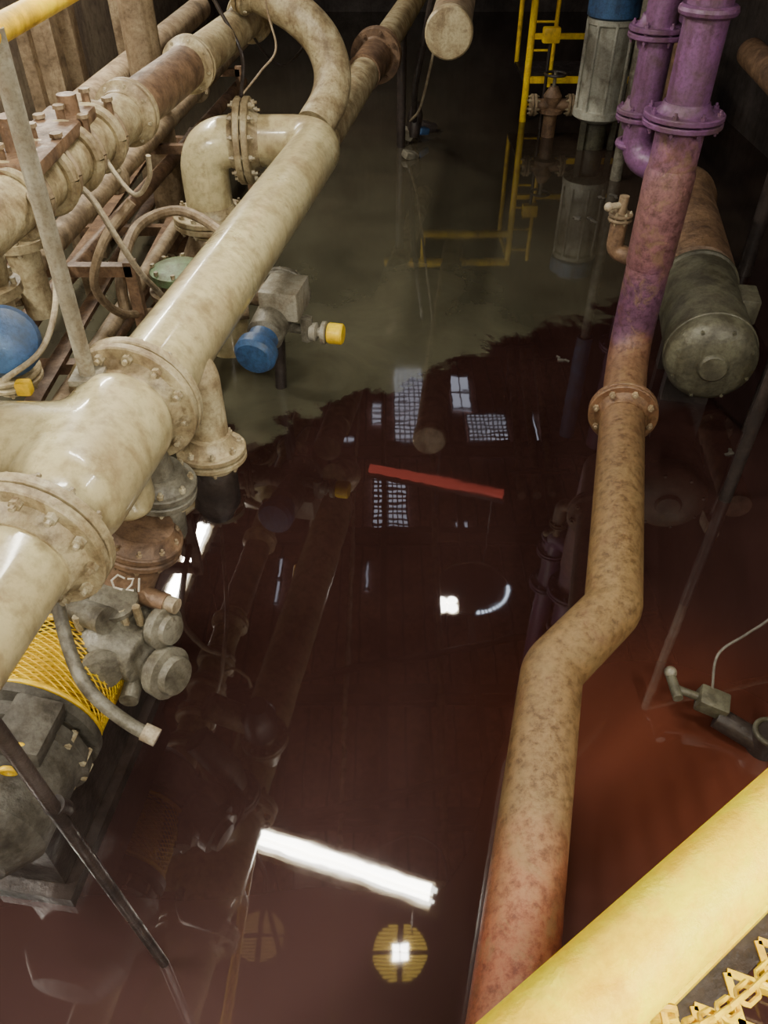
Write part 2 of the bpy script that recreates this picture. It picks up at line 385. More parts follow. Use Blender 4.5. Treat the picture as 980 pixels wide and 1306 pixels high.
def highbay(c, R, lit=True, mcol=YEL):
    c = V(c); b = B()
    b.lathe(c, (0, 0, 1), [(0.02, R), (.05, R * 1.02), (.22, R * .75), (.36, R * .35), (.42, R * .3), (.6, R * .28), (.62, .02)], WHITE, 36)
    b.lathe(c, (0, 0, 1), [(0.01, R * .98), (0.015, R * .98)], DARK, 36)
    for k in range(-7, 8):
        yy = k * R / 8.0; hw = math.sqrt(max(R * R * .93 - yy * yy, 0))
        for sgn in (-1, 1):
            a_, b_ = R * .10, hw
            if abs(yy) < R * .07 or b_ - a_ < .02: continue
            b.box(c + V((sgn * (a_ + b_) / 2, yy, -.005)), (b_ - a_, R * .07, .012), mcol)
    b.torus(c, (0, 0, 1), R, .010, DARK)
    if lit:
        for dx in (-1, 1):
            for dy in (-1, 1): b.box(c + V((dx * R * .14, dy * R * .14, -.02)), (R * .24, R * .24, .03), LED, bev=.01)
    b.cyl(c + V((0, 0, .6)), V((c.x, c.y, ZC)), .012, DARK, seg=8)
    return b.finish('high_bay_lamp')
highbay((.148, 2.70, 5.0), .27, True, LV)
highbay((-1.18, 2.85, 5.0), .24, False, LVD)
b = B(); cc = V((1.38, 8.25, 6.0)); R = .55
b.lathe(cc, (0, 0, 1), [(0, R), (.03, R * 1.02), (.2, R * .6), (.3, .1), (.31, .02)], DARK, 36)
for k in range(14):
    t = -1.5 + k * .115
    b.box(cc + V((math.cos(t) * R * .98, math.sin(t) * R * .98, -.02)), (.04, .035, .02), RIMG, rot=(0, 0, t))  # lit reflector edge imitated by glowing segments
b.torus(cc + V((0, 0, -.01)), (0, 0, 1), R, .008, TAN)
for dx in (-.07, .07):
    for dy in (-.07, .07): b.ball((.95 + dx, 7.86 + dy, 5.95), .085, LED, (1, 1, .4), 14)
b.box((.95, 7.86, 5.98), (.34, .34, .03), WHITE); b.cyl((.95, 7.86, 5.98), (.95, 7.86, ZC), .02, DARK); b.cyl(cc, (cc.x, cc.y, ZC), .02, DARK)
b.finish('led_flood_lamp')

# ------------------------------------------------------------------ left main process pipe
d1 = V((.17, .985, 0)).normalized()
def mp(y, z=1.45): return V((-.99 + .17 * (y - 1.6), y, z))
b = B()
b.tube([mp(.0), mp(1.62)], .140, CREAM, 40)
corner = mp(5.18); e2 = V((-1.14, 5.16, 1.45))
path = rounded([mp(2.3), corner, e2, V((-1.14, 5.16, .0 - .1))], [.20, .20], 14)
b.tube(path, .15, CREAM, 44)
b.flange(mp(1.60), d1, .222, CREAMD, th=.035, bolts=12, r0=.145, br=.018)
b.flange(mp(2.31), d1, .230, CREAMD, th=.035, bolts=12, r0=.15, br=.018)
b.flange((-.86, 5.17, 1.45), (1, 0, 0), .25, CREAMD, th=.04, bolts=12, r0=.15, br=.018)
b.flange((-1.14, 5.16, .98), (0, 0, 1), .25, CREAMD, th=.035, bolts=12, r0=.15, br=.018)
main = b.finish('process_pipe')
t = B()
t.cyl(mp(1.64), mp(2.29), .15, CREAM, seg=40)
t.cyl(mp(1.76), mp(2.22), .18, CREAM, seg=40)
t.tube([mp(1.98), V((-1.35, 2.0, 1.46)), V((-1.62, 1.98, 1.46))], [.18, .165, .16], CREAM, 36)
t.cyl(mp(2.06, 1.45), mp(2.1, 1.14) , .10, CREAM, seg=30)
to = t.finish('tee_body', parent=main); blend(to, .016, 25)
b = B()
b.flange((-1.64, 1.98, 1.46), (1, 0, 0), .24, CREAMD, th=.035, bolts=10, r0=.16)
b.cyl((-1.66, 1.98, 1.46), (-3.27, 1.94, 1.46), .16, CREAM, seg=36)
b.finish('branch_run', parent=main)
b = B()
b.flange((-.83, 2.22, 1.13), (.15, .0, 1), .135, GREY, th=.03, bolts=8, r0=.08, br=.013)
b.tube([(-.86, 2.2, 1.32), (-.83, 2.22, 1.13), (-.85, 2.24, .9), (-1.0, 2.3, .7)], .08, GREY, 24)
b.tube(rounded([mp(2.66, 1.45), V((-.715, 2.60, 1.38)), V((-.70, 2.54, .95)), V((-.98, 2.52, .72))], [.09, .1]), .078, CREAMD, 28)
b.flange((-.70, 2.53, 1.05), (0, .1, 1), .14, CREAMD, th=.025, bolts=8, r0=.078, br=.013)
b.lathe((-.71, 2.52, .90), (0, 0, 1), [(-.18, .06), (-.1, .10), (.06, .10), (.1, .08)], DARK, 24)
b.finish('drop_legs', parent=main)
b = B()
for yy in (.35,):
    p = mp(yy); b.cyl((p.x, p.y, 1.29), (p.x, p.y, -.6), .04, DARK); b.box((p.x, p.y, 1.285), (.22, .12, .03), DARK)
b.finish('pipe_support_stand', parent=main)

# ------------------------------------------------------------------ pump below the tee (lower left)
ax = V((.14, .99, 0)).normalized(); pc = V((-1.17, 1.98, .60))
def pa(s, z=.60): q = pc + ax * s; return V((q.x, q.y, z))
b = B()
b.lathe(pc, ax, [(-.12, .10), (-.11, .19), (-.03, .24), (.08, .24), (.14, .17), (.17, .10)], GREY, 36)
b.cyl((-1.12, 1.95, .62), (-1.0, 2.0, .82), .13, GREY)
b.cyl((-1.15, 1.92, .66), (-.88, 1.80, .66), .11, GREY)
b.ball((-1.02, 1.84, .70), .13, GREY, (1.1, 1, .9))
b.ball((-.90, 1.84, .62), .10, GREY, (1, 1, .9))
vol = b.finish('pump_casing'); blend(vol, .014, 6)
pump = bpy.data.objects.new('process_pump', None); SC.collection.objects.link(pump); pump.location = (-1.1, 1.7, .6)
vol.parent = pump; vol.location = vol.location - pump.location
b = B()
b.tube([(-1.04, 1.98, .72), (-.96, 2.03, .86), (-.90, 2.06, .985)], [.12, .108, .108], BROWN, seg=30)
b.flange((-.893, 2.062, 1.0), (.32, .15, 1.15), .152, BROWN, th=.026, bolts=10, r0=.108, br=.012, bm=TAN)
b.cyl((-.93, 1.97, .83), (-.80, 1.92, .82), .036, BROWN).cyl((-.81, 1.925, .82), (-.76, 1.905, .818), .03, HOSE)
o_ = V((-.975, 1.925, .905))
ex = V((.95, .0, -.25)).normalized(); ey = V((.25, .15, 1)).normalized()
def ck(pts):
    b.tube([o_ + ex * x_ + ey * y_ + V((0, -.004, 0)) for x_, y_ in pts], .004, CHALK, 6)
ck([(.035, .05), (.01, .06), (-.01, .03), (.0, .0), (.03, -.005)])
ck([(.045, .05), (.065, .055), (.06, .025), (.045, .0), (.07, .0)])
ck([(.085, .06), (.088, .0)])
b.lathe((-.84, 1.88, .74), (.9, -.45, .15), [(-.12, .05), (0, .055), (.005, .08), (.045, .083), (.055, .06), (.075, .055), (.08, .03)], GREY, 24)
b.lathe((-.83, 1.77, .62), (.9, -.5, .15), [(-.14, .06), (-.01, .07), (0, .095), (.05, .10), (.06, .075), (.09, .07), (.095, .03)], GREY, 24)
b.flange(pa(-.10), ax, .24, GREY, th=.03, bolts=10, pair=False, br=.014)
for k in range(6):
    b.cyl((-1.14 + k * .05, 1.80 + .012 * k, .79 + .015 * math.sin(k)), (-1.14 + k * .05, 1.80 + .012 * k, .87), .015, BOLT, seg=6)
b.cyl((-1.20, 1.93, .82), (-.98, 1.80, .86), .05, GREY); b.lathe((-1.02, 1.72, .70), (.5, -.8, .3), [(-.1, .05), (0, .055), (.005, .08), (.03, .08), (.04, .03)], GREY, 20)
b.lathe((-.98, 1.90, .83), (.1, -.2, 1), [(-.1, .06), (.02, .065), (.025, .085), (.05, .085), (.06, .04)], GREY, 20)
b.cyl((-.93, 1.66, .58), (-.93, 1.80, .58), .035, GREY)
b.finish('pump_fittings', parent=pump)
b = B()
b.cyl(pa(-.1), pa(-.42), .06, DARK)
b.lathe(pa(-.42), -ax, [(0, .20), (.012, .245), (.045, .245), (.055, .20), (.08, .20), (.09, .24), (.13, .245), (.14, .225), (.16, .22), (.40, .22), (.44, .19), (.50, .14), (.51, .02)], GREYD, 44)
for k in range(14):
    t = 2 * math.pi * k / 14; u, w_, a_ = basis(ax); o = (u * math.cos(t) + w_ * math.sin(t)) * .232
    b.cyl(pa(-.50) + o, pa(-.56) + o, .013, BOLT, seg=6)
b.box(pa(-.3, .22), (.22, .9, .3), DARK, rot=(0, 0, -math.atan2(ax.x, ax.y)))
b.box(pa(-.3, -.27), (.30, 1.0, .66), CONCD, rot=(0, 0, -math.atan2(ax.x, ax.y)))
b.box(V((-1.14, 1.40, .80)), (.16, .2, .09), GREYD, rot=(0, .2, -.14), bev=.015)
for s_ in (-.74, -.66): b.torus(pa(s_) + V((.13, 0, .215)), (0, 1, .2), .022, .009, YEL, seg=16)
b.finish('motor', parent=pump)
b = B(); u, w_, a_ = basis(ax); N = 60; M_ = 14; mi = b.mi(YEL)
R = .222; vv = {}
for i in range(M_ * 2 + 1):
    for k in range(N):
        if (i + k) % 2 == 0:
            t = 2 * math.pi * k / N
            vv[(i, k)] = b.bm.verts.new(pa(-.13) - ax * (.28 * i / (M_ * 2)) + (u * math.cos(t) + w_ * math.sin(t)) * R)
for i in range(1, M_ * 2):
    for k in range(N):
        if (i + k) % 2 == 1:
            b.bm.faces.new([vv[(i-1, k)], vv[(i, (k+1) % N)], vv[(i+1, k)], vv[(i, (k-1) % N)]])
g = b.finish('coupling_guard', parent=pump)
wf = g.modifiers.new('wire', 'WIREFRAME'); wf.thickness = .0085; wf.use_even_offset = False
b = B()
b.torus(pa(-.13), ax, .224, .01, YEL).torus(pa(-.41), ax, .224, .01, YEL)
b.lathe(pa(-.13), -ax, [(0, .15), (.28, .15)], YEL, 30)
b.finish('guard_rims', parent=pump)
B().tube(smoothpath([(-1.06, 1.72, 1.22), (-1.04, 1.66, 1.12), (-1.0, 1.56, 1.02), (-.95, 1.48, .95), (-.89, 1.44, .88), (-.80, 1.40, .82), (-.74, 1.385, .79)]), .022, GREY, 12)\
    .cyl((-.77, 1.393, .803), (-.725, 1.38, .785), .029, HOSE).finish('drain_hose', parent=pump)
B().tube([(-.70, .74, 2.35), (-.725, .82, 1.7), (-.77, .99, -.1)], .017, DARK, 12).cyl((-.735, .86, 1.35), (-.74, .885, 1.28), .024, DARK).finish('dark_steel_post')

# ------------------------------------------------------------------ left grey post and yellow rail
B().cyl((-.975, 2.22, 1.61), (-.95, 2.2, 2.60), .026, STEELP, seg=20).box((-.975, 2.22, 1.605), (.1, .1, .02), STEELP).finish('galvanised_post')
b = B(); b.cyl((-1.02, .3, 2.58), (-.86, 5.4, 2.60), .032, YEL)
b.cyl((-1.01, .5, 2.58), (-1.01, .5, 1.58), .03, YEL)
b.finish('yellow_guard_rail')

# ------------------------------------------------------------------ upper-left pipes
def up(y, z=1.9): return V((-1.40 + .13 * (y - 2.86), y, z))
b = B()
b.cyl(up(.5), up(8.6), .110, CREAMD, seg=32)
b.cyl(up(4.2), up(5.0), .114, BROWN, seg=32)
b.flange(up(5.05), (.13, 1, 0), .15, CREAMD, bolts=8, r0=.11, br=.012)
b.flange(up(6.4), (.13, 1, 0), .16, CREAMD, bolts=8, r0=.11, br=.013)
b.flange(up(4.1), (.13, 1, 0), .15, CREAMD, bolts=8, r0=.11, br=.012)
b.finish('overhead_header_pipe')
b = B()
for k, yy in enumerate((2.95, 3.2, 3.45, 3.7)):
    p = up(yy); b.torus(p, (.13, 1, 0), .125, .026, CREAMD); b.torus(p + V((0, .06, 0)), (.13, 1, 0), .125, .02, TAN)
    for s in (-1, 0, 1):
        q = p + V((.09 * s, .02, .125 - abs(s) * .035)); b.cyl(q, q + V((0, 0, .06)), .018, BROWN, seg=6); b.cyl(q + V((0, 0, .06)), q + V((0, 0, .075)), .025, TAN, seg=6)
b.box(up(3.3, 2.02), (.2, .75, .05), BROWN, bev=.01)
b.cyl(up(3.1, 2.0), up(3.1, 2.16), .05, BROWN); b.cyl(up(3.55, 2.0), up(3.55, 2.12), .04, BROWN)
b.finish('valve_manifold')
b = B()
b.cyl((-1.90, 2.6, 1.25), (-1.38, 9.5, 1.25), .065, TAN)
b.cyl((-1.98, 2.6, 1.0), (-1.38, 8.5, 1.0), .05, BROWN)
b.cyl((-2.25, 2.6, 1.45), (-1.9, 9.5, 1.45), .11, TAN)
b.cyl((-1.6, 2.6, .85), (-1.42, 5.5, .85), .045, TAN)
b.cyl((-1.62, 2.9, .7), (-1.35, 8.0, .7), .04, BROWN)
for yy in (3.6, 5.1, 7.2):
    b.flange((-1.90 + .075 * (yy - 2.6), yy, 1.25), (.075, 1, 0), .10, TAN, th=.02, bolts=6, br=.01)
for yy in (2.4, 4.0, 6.0, 8.2):
    b.box((-1.9, yy, .55), (1.4, .07, .07), BROWN); b.box((-1.36, yy, .35), (.06, .06, 1.7), BROWN); b.box((-2.4, yy, .7), (.08, .08, 2.6), TAN)
    b.box((-1.95, yy, 1.15), (1.2, .06, .06), BROWN)
for xx in (-1.45, -1.65, -1.9, -2.2, -2.5): b.box((xx, 5.3, .60), (.09, 6.2, .03), BROWN)
b.finish('service_pipe_rack')
b = B()
for yy in (6.8, 7.25, 9.2): b.box((-2.55, yy, 2.0), (.16, .16, 5.2), TAN, bev=.01)
b.box((-2.55, 8.2, 2.35), (.14, 3.2, .14), TAN)
b.finish('tan_upright_frame')
b = B()
pth = smoothpath([(-1.7, 6.3, 2.36), (-1.15, 6.05, 2.28), (-.82, 5.92, 2.14), (-.57, 5.86, 2.02), (-.41, 5.82, 1.88), (-.34, 5.76, 1.71), (-.36, 5.62, 1.57), (-.45, 5.42, 1.46)], 10)
b.tube(pth, .122, CREAMD, 32)
b.flange((-.86, 5.935, 2.155), (.88, -.3, -.38), .17, CREAMD, bolts=8, r0=.122, br=.013)
b.cyl((-1.7, 6.3, 2.42), (-1.7, 6.3, -.1), .122, TAN)
b.finish('arch_pipe')
b = B()
b.cyl((-.44, 5.9, 1.25), (.62, 12.2, 1.42), .13, CREAMD, seg=32)
b.flange((-.07, 8.1, 1.31), (.165, 1, .02), .23, BROWN, th=.05, bolts=8, r0=.13, br=.02, bm=BROWN)
b.cyl((-.18, 7.5, 1.293), (-.08, 8.05, 1.308), .15, BROWN, seg=32)
b.cyl((-.44, 6.0, 1.25), (-.50, 5.5, 1.20), .12, TAN, seg=24)
b.cyl((.2, 9.8, 1.35), (.2, 9.8, -.6), .05, DARK)
b.finish('far_header_pipe')

# ------------------------------------------------------------------ hoses and cables on the left
def hose(name, pts, r, m=HOSE): return B().tube(smoothpath(pts, 10), r, m, 10).finish(name)
hose('flexible_hose', [(-1.55, 3.6, 1.85), (-1.42, 3.45, 1.84), (-1.245, 3.33, 1.80), (-1.16, 3.33, 1.60), (-1.12, 3.4, 1.42), (-1.10, 3.55, 1.25), (-1.12, 3.8, 1.05), (-1.2, 4.2, .95)], .014)
hose('flexible_hose', [(-1.25, 3.62, 1.90), (-1.18, 3.55, 1.80), (-1.10, 3.52, 1.72), (-1.02, 3.5, 1.80), (-1.0, 3.48, 1.9)], .011)
hose('flexible_hose', [(-1.445, 4.0, .9), (-1.45, 4.1, 1.08), (-1.466, 4.6, 1.14), (-1.27, 4.85, 1.14), (-.98, 4.62, 1.10), (-.9, 4.5, .95)], .032, TAN)
hose('flexible_hose', [(-1.5, 3.2, 1.95), (-1.3, 2.9, 1.95), (-1.163, 2.65, 1.9), (-1.08, 2.39, 1.8), (-1.12, 2.26, 1.68), (-1.25, 2.2, 1.6)], .010)
hose('flexible_hose', [(-1.35, 4.2, .8), (-1.4, 3.8, 1.0), (-1.42, 3.6, 1.25), (-1.30, 3.55, 1.5), (-1.15, 3.6, 1.66)], .022, TAN)
hose('electrical_cable', [(-1.15, 5.6, 2.5), (-1.05, 5.65, 2.15), (-.9, 5.6, 1.85), (-.86, 5.18, 1.70)], .012, DARK)
hose('electrical_cable', [(-.75, 5.6, 2.5), (-.70, 5.5, 2.1), (-.66, 5.45, 1.9), (-.75, 5.35, 1.8), (-.86, 5.22, 1.7)], .006, TAN)
hose('electrical_cable', [(-.9, 6.2, 2.4), (-.95, 6.3, 1.9), (-.75, 6.4, 1.6), (-.5, 6.3, 1.8)], .009, DARK)

# ------------------------------------------------------------------ valves on the left
b = B()
b.lathe((-1.28, 2.34, 1.66), (.42, -.75, .5), [(-.30, .07), (-.05, .08), (-.04, .115), (.04, .12), (.08, .105), (.10, .07), (.11, .02)], BLUE, 32)
b.cyl((-1.36, 2.46, 1.40), (-1.36, 2.46, 1.62), .06, CREAMD); b.flange((-1.33, 2.40, 1.50), (0, 0, 1), .11, CREAMD, th=.02, bolts=6, br=.012)
b.box((-1.20, 2.22, 1.56), (.05, .04, .05), YEL, bev=.01)
b.finish('blue_valve_actuator')
b = B()
a0 = V((-.62, 4.50, .74)); a1 = V((-.74, 4.02, .64))
b.lathe(a1, (a1 - a0), [(-.13, .09), (-.11, .09), (-.03, .09), (-.025, .122), (.04, .125), (.07, .105), (.08, .03)], BLUE, 32)
b.lathe(a1, (a1 - a0), [(-.43, .06), (-.42, .11), (-.14, .11), (-.12, .09), (-.10, .06)], GREY, 32)
b.box(a0 + V((.02, -.12, .06)), (.24, .28, .18), STEELP, rot=(0, 0, -.2), bev=.02)
b.flange(a0 + V((.0, .08, 0)), (a1 - a0), .16, GREY, th=.03, bolts=8, br=.012)
b.cyl(a0, (-1.05, 4.6, .74), .07, TAN)
z_ = .62
b.cyl((-.58, 4.34, z_), (-.40, 4.28, z_), .03, GREY).lathe((-.45, 4.29, z_), (1, -.2, 0), [(0, .05), (.04, .058), (.05, .03), (.07, .03), (.075, .068), (.10, .07), (.105, .05)], STEELP, 20)
b.lathe((-.34, 4.27, z_), (1, -.2, 0), [(0, .058), (.01, .064), (.085, .064), (.095, .055)], YEL, 20)
b.cyl((-.47, 4.295, z_ - .06), (-.47, 4.295, z_ + .09), .04, GREY, seg=6)
b.cyl((-.68, 4.62, .7), (-.72, 4.64, -.1), .04, DARK)
b.finish('motorised_valve')
b = B()
b.lathe((-1.22, 4.42, .55), (0, 0, 1), [(0, .10), (.2, .12), (.26, .19), (.29, .19), (.30, .12), (.36, .10)], TAN, 30)
b.lathe((-1.22, 4.42, .91), (0, 0, 1), [(0, .14), (.005, .17), (.05, .17), (.07, .13), (.09, .05)], GREEN, 30)
for k in range(8): b.cyl((-1.22 + .15 * math.cos(k * .785), 4.42 + .15 * math.sin(k * .785), .80), (-1.22 + .15 * math.cos(k * .785), 4.42 + .15 * math.sin(k * .785), .99), .013, BOLT, seg=6)
b.cyl((-1.22, 4.42, .6), (-1.22, 4.42, -.1), .1, TAN); b.cyl((-1.22, 4.42, .68), (-.85, 4.5, .68), .08, TAN)
b.flange((-1.0, 4.47, .68), (1, .2, 0), .15, TAN, th=.025, bolts=8, br=.012)
b.finish('green_bonnet_valve')
b = B()
b.lathe((-1.14, 5.16, .5), (0, 0, 1), [(0, .18), (.1, .22), (.25, .22), (.38, .16)], TAN, 30)
b.flange((-1.14, 5.16, .45), (0, 0, 1), .24, TAN, bolts=10, br=.016); b.cyl((-1.14, 5.16, .6), (-1.42, 5.05, .62), .09, TAN); b.flange((-1.40, 5.06, .62), (1, .6, 0), .15, TAN, bolts=8, br=.014)
b.finish('check_valve')
b = B()
for (x_, y_, z_) in ((-1.62, 3.0, 1.55), (-1.72, 3.6, 1.5)):
    b.lathe((x_, y_, z_), (0, 0, 1), [(-.4, .07), (-.05, .08), (-.04, .13), (0, .13), (.01, .09), (.1, .1), (.16, .06), (.17, .02)], CREAMD, 26)
    for k in range(6): b.cyl((x_ + .11 * math.cos(k), y_ + .11 * math.sin(k), z_ - .06), (x_ + .11 * math.cos(k), y_ + .11 * math.sin(k), z_ + .03), .012, BOLT, seg=6)
b.finish('gate_valve_pair')

# ------------------------------------------------------------------ right discharge pipe
b = B()
P = [V((-.02, -.8, .4)), V((.68, 1.93, .4)), V((1.00, 2.26, .4)), V((1.375, 3.74, .4)), V((1.55, 4.38, .41)), V((1.55, 4.38, 1.80))]
b.tube(rounded(P, [.16, .16, .3, .30], 10), .125, RPIPE, 40)
b.tube(rounded([V((1.55, 4.38, 1.80)), V((1.55, 4.38, 4.6)), V((4.36, 4.38, 4.6))], .2, 10), .108, PURP, 36)
fd = V((.25, 1, 0)).normalized()
b.flange((1.378, 3.74, .4), fd, .195, RPIPE, th=.028, bolts=8, r0=.125, br=.018, bm=TAN)
b.lathe((1.55, 4.38, 1.0), (0, 0, 1), [(0, .125), (.02, .132), (.52, .135), (.56, .125)], RPIPE, 36)
b.flange((1.55, 4.38, 1.80), (0, 0, 1), .205, PURP, th=.028, bolts=8, r0=.112, br=.015, bm=PURP)
b.torus((1.55, 4.38, 2.28), (0, 0, 1), .118, .026, PURP)
rp = b.finish('discharge_pipe')
b = B()
for (x_, y_) in ((.42, .9), (1.2, 3.05)): b.cyl((x_, y_, .3), (x_, y_, -.6), .03, DARK)
b.cyl((1.55, 4.38, .3), (1.55, 4.38, -.6), .06, DARK)
b.finish('pipe_foot', parent=rp)
b = B()
b.tube(rounded([V((1.60, 4.45, 1.50)), V((1.44, 4.72, 1.50)), V((1.44, 4.76, 4.0)), V((1.60, 4.45, 4.3))], .12), .085, PURP, 28)
b.flange((1.44, 4.76, 1.72), (0, 0, 1), .135, PURP, th=.025, bolts=6, r0=.085, br=.013, bm=PURP)
b.flange((1.44, 4.76, 2.12), (0, 0, 1), .15, PURP, th=.025, bolts=6, r0=.085, br=.013, bm=PURP)
b.torus((1.44, 4.76, 1.56), (0, 0, 1), .09, .022, PURP)
b.finish('purple_riser_pipe')
b = B()
b.tube(rounded([V((1.38, 4.55, 1.22)), V((1.38, 4.55, 1.02)), V((1.52, 4.48, .98))], .06), .05, BROWN, 18)
b.flange((1.38, 4.55, 1.22), (0, 0, 1), .07, TAN, th=.018, bolts=6, br=.008); b.cyl((1.38, 4.55, 1.24), (1.38, 4.55, 1.34), .028, TAN)
b.cyl((1.30, 4.52, 1.29), (1.38, 4.55, 1.29), .018, HOSE); b.ball((1.29, 4.515, 1.29), .026, HOSE)
b.finish('drain_cock')

# ------------------------------------------------------------------ right-hand horizontal motor / tank
b = B()
n0 = V((1.95, 4.06, .54)); ma = V((.20, 1, 0)).normalized()
b.lathe(n0, ma, [(-.085, .03), (-.085, .075), (-.075, .085), (-.06, .09), (-.055, .15), (-.035, .21), (0, .25), (.03, .262), (.10, .266), (.105, .272), (.13, .272), (.135, .258), (.96, .258), (.97, .272), (1.0, .272), (1.02, .25)], DKGREY, 48)
for k in range(8):
    t = 2 * math.pi * k / 8 + .3; u, w_, a_ = basis(ma); o = (u * math.cos(t) + w_ * math.sin(t)) * .225; b.cyl(n0 + o - ma * .035, n0 + o, .011, DKGREY, seg=6)
b.lathe(n0 + ma * 1.0, ma, [(0, .2), (.06, .2), (.08, .26), (.14, .27), (1.5, .27), (1.55, .3), (1.62, .3), (1.65, .2)], BROWN, 40)
b.box(n0 + ma * .55 + V((.25, 0, .10)), (.12, .24, .16), DKGREY, rot=(0, 0, -.2), bev=.015)
for s_ in (.45, .85, 1.6): b.box(n0 + ma * s_ + V((0, 0, -.62)), (.30, .12, .95), DARK, rot=(0, 0, -.2))
b.finish('electric_motor')
b = B()
b.cyl((2.95, 4.9, 1.35), (3.3, 8.0, 1.35), .12, BROWN); b.cyl((3.4, 4.2, 1.0), (3.8, 8.0, 1.0), .1, DARK)
b.cyl((2.75, 7.9, -.5), (2.75, 7.9, 2.8), .08, DARK); b.cyl((3.1, 6.4, -.5), (3.1, 6.4, 1.4), .06, DARK)
b.flange((3.07, 6.0, 1.35), (.11, 1, 0), .2, BROWN, bolts=8, br=.016)
b.finish('rusty_side_pipes')
b = B(); b.box((2.33, 4.12, .80), (.10, .14, .12), HOSE, bev=.02).cyl((2.33, 4.12, .75), (2.33, 4.12, -.1), .02, DARK).cyl((2.33, 4.0, .82), (2.33, 4.06, .82), .035, HOSE)
b.finish('junction_box')
b = B()   # standing handrail post beside the motor, mirrored in the water
b.cyl((1.985, 3.44, -.55), (1.985, 3.44, .9), .034, DARK).cyl((1.985, 3.44, .9), (1.985, 3.44, 2.08), .030, STEELP)
b.cyl((1.985, 3.44, 2.08), (4.3, 4.0, 2.08), .03, STEELP).ball((1.985, 3.44, 2.08), .032, STEELP).cyl((4.2, 3.97, 2.08), (4.2, 3.97, -.5), .03, DARK)
b.finish('side_handrail')

# ------------------------------------------------------------------ sump float pump right
b = B()
b.cyl((1.25, 2.02, .16), (1.40, 1.98, .12), .018, DKGREY); b.cyl((1.26, 2.09, .16), (1.26, 1.96, .16), .022, DKGREY); b.ball((1.26, 2.09, .17), .028, GREY)
b.box((1.42, 1.97, .12), (.13, .10, .08), DKGREY, rot=(.1, .2, -.35), bev=.012)
b.cyl((1.44, 1.93, .07), (1.60, 1.82, .04), .05, DARK); b.cyl((1.62, 1.84, -.3), (1.62, 1.82, .12), .07, DARK); b.torus((1.62, 1.82, .12), (0, 0, 1), .062, .012, DKGREY)
b.tube(smoothpath([(1.42, 2.0, .15), (1.44, 2.1, .28), (1.56, 2.16, .34), (1.66, 2.2, .40), (1.85, 2.3, .55), (2.15, 2.6, 1.0), (2.35, 3.0, 2.0)]), .006, GREYD, 8)
b.finish('float_switch_pump')

# ------------------------------------------------------------------ far end: capped pipe, ladder, vertical pump
b = B()
b.cyl((.47, 6.5, 1.80), (1.05, 11.5, 1.95), .155, TAN, seg=36)
b.lathe((.465, 6.45, 1.80), (.115, 1, .03), [(-.05, .11), (-.045, .16), (-.03, .172), (.04, .172), (.05, .155)], CREAMD, 36)
b.cyl((.85, 9.6, 1.90), (.85, 9.6, 5.9), .03, DARK)
b.finish('capped_pipe')
b = B()
b.cyl((1.77, 10.8, -.3), (1.77, 10.8, 1.85), .042, YEL).cyl((2.05, 10.8, .4), (2.05, 10.8, 1.85), .025, YEL).cyl((3.08, 10.8, -.2), (3.08, 10.8, 1.0), .04, YEL)
b.box((2.42, 10.8, .48), (1.3, .05, .07), YEL).box((2.42, 10.8, .95), (1.3, .04, .06), YEL).box((2.42, 11.3, .45), (1.35, 1.0, .04), DARK)
b.cyl((1.77, 11.8, .45), (1.77, 11.8, 1.85), .03, YEL).cyl((1.77, 10.8, 1.85), (1.77, 11.8, 1.85), .03, YEL)
for z_ in (.2, .5, .8, 1.1, 1.4, 1.7): b.cyl((1.77, 10.8, z_), (2.05, 10.8, z_), .013, YEL)
b.finish('yellow_ladder_platform')
b = B()
b.cyl((0, 10.8, 1.88), (1.80, 10.8, 1.88), .055, YEL).cyl((0.55, 10.8, 1.47), (1.78, 10.8, 1.47), .045, YEL).cyl((0.55, 10.8, 1.47), (0.55, 10.8, 1.88), .03, YEL)
b.cyl((0.02, 10.8, 1.88), (0.02, 10.8, ZC), .02, DARK)
b.finish('yellow_handrail')
b = B()
b.lathe((2.46, 9.8, .3), (0, 0, 1), [(0, .2), (.05, .28), (.12, .28), (.13, .24), (.95, .24), (.97, .27), (1.02, .27)], PALE, 36)
b.lathe((2.46, 9.8, 1.32), (0, 0, 1), [(0, .25), (.02, .28), (.2, .28), (.26, .2), (.3, .05)], BLUE, 36)
for k in range(8):
    t = k * math.pi / 4; b.cyl((2.46 + .26 * math.cos(t), 9.8 + .26 * math.sin(t), .40), (2.46 + .26 * math.cos(t), 9.8 + .26 * math.sin(t), 1.30), .018, PALE, seg=8)
b.cyl((2.46, 9.8, -.3), (2.46, 9.8, .3), .14, DKGREY); b.box((2.3, 9.7, .0), (.06, .06, .7), DKGREY); b.box((2.65, 9.7, .0), (.06, .06, .7), DKGREY)
b.box((2.78, 9.7, .95), (.12, .2, .25), GREY, bev=.02)
b.finish('vertical_pump_motor')
b = B()
b.lathe((2.0, 10.2, .25), (0, 0, 1), [(-.4, .08), (0, .08), (.02, .14), (.06, .14), (.08, .08), (.2, .11), (.3, .05)], BROWN, 24)
b.cyl((1.75, 10.2, .35), (2.25, 10.2, .35), .07, BROWN); b.flange((1.78, 10.2, .35), (1, 0, 0), .12, TAN, th=.03, bolts=6); b.flange((2.22, 10.2, .35), (1, 0, 0), .12, TAN, th=.03, bolts=6)
b.torus((2.0, 10.2, .68), (0, 0, 1), .12, .015, DARK); b.cyl((2.0, 10.2, .5), (2.0, 10.2, .7), .02, GREY)
b.box((1.95, 10.5, 1.02), (.2, .12, .16), YEL, bev=.02); b.cyl((1.95, 10.5, .95), (1.95, 10.5, -.2), .02, DARK)
b.finish('handwheel_valve')
b = B()
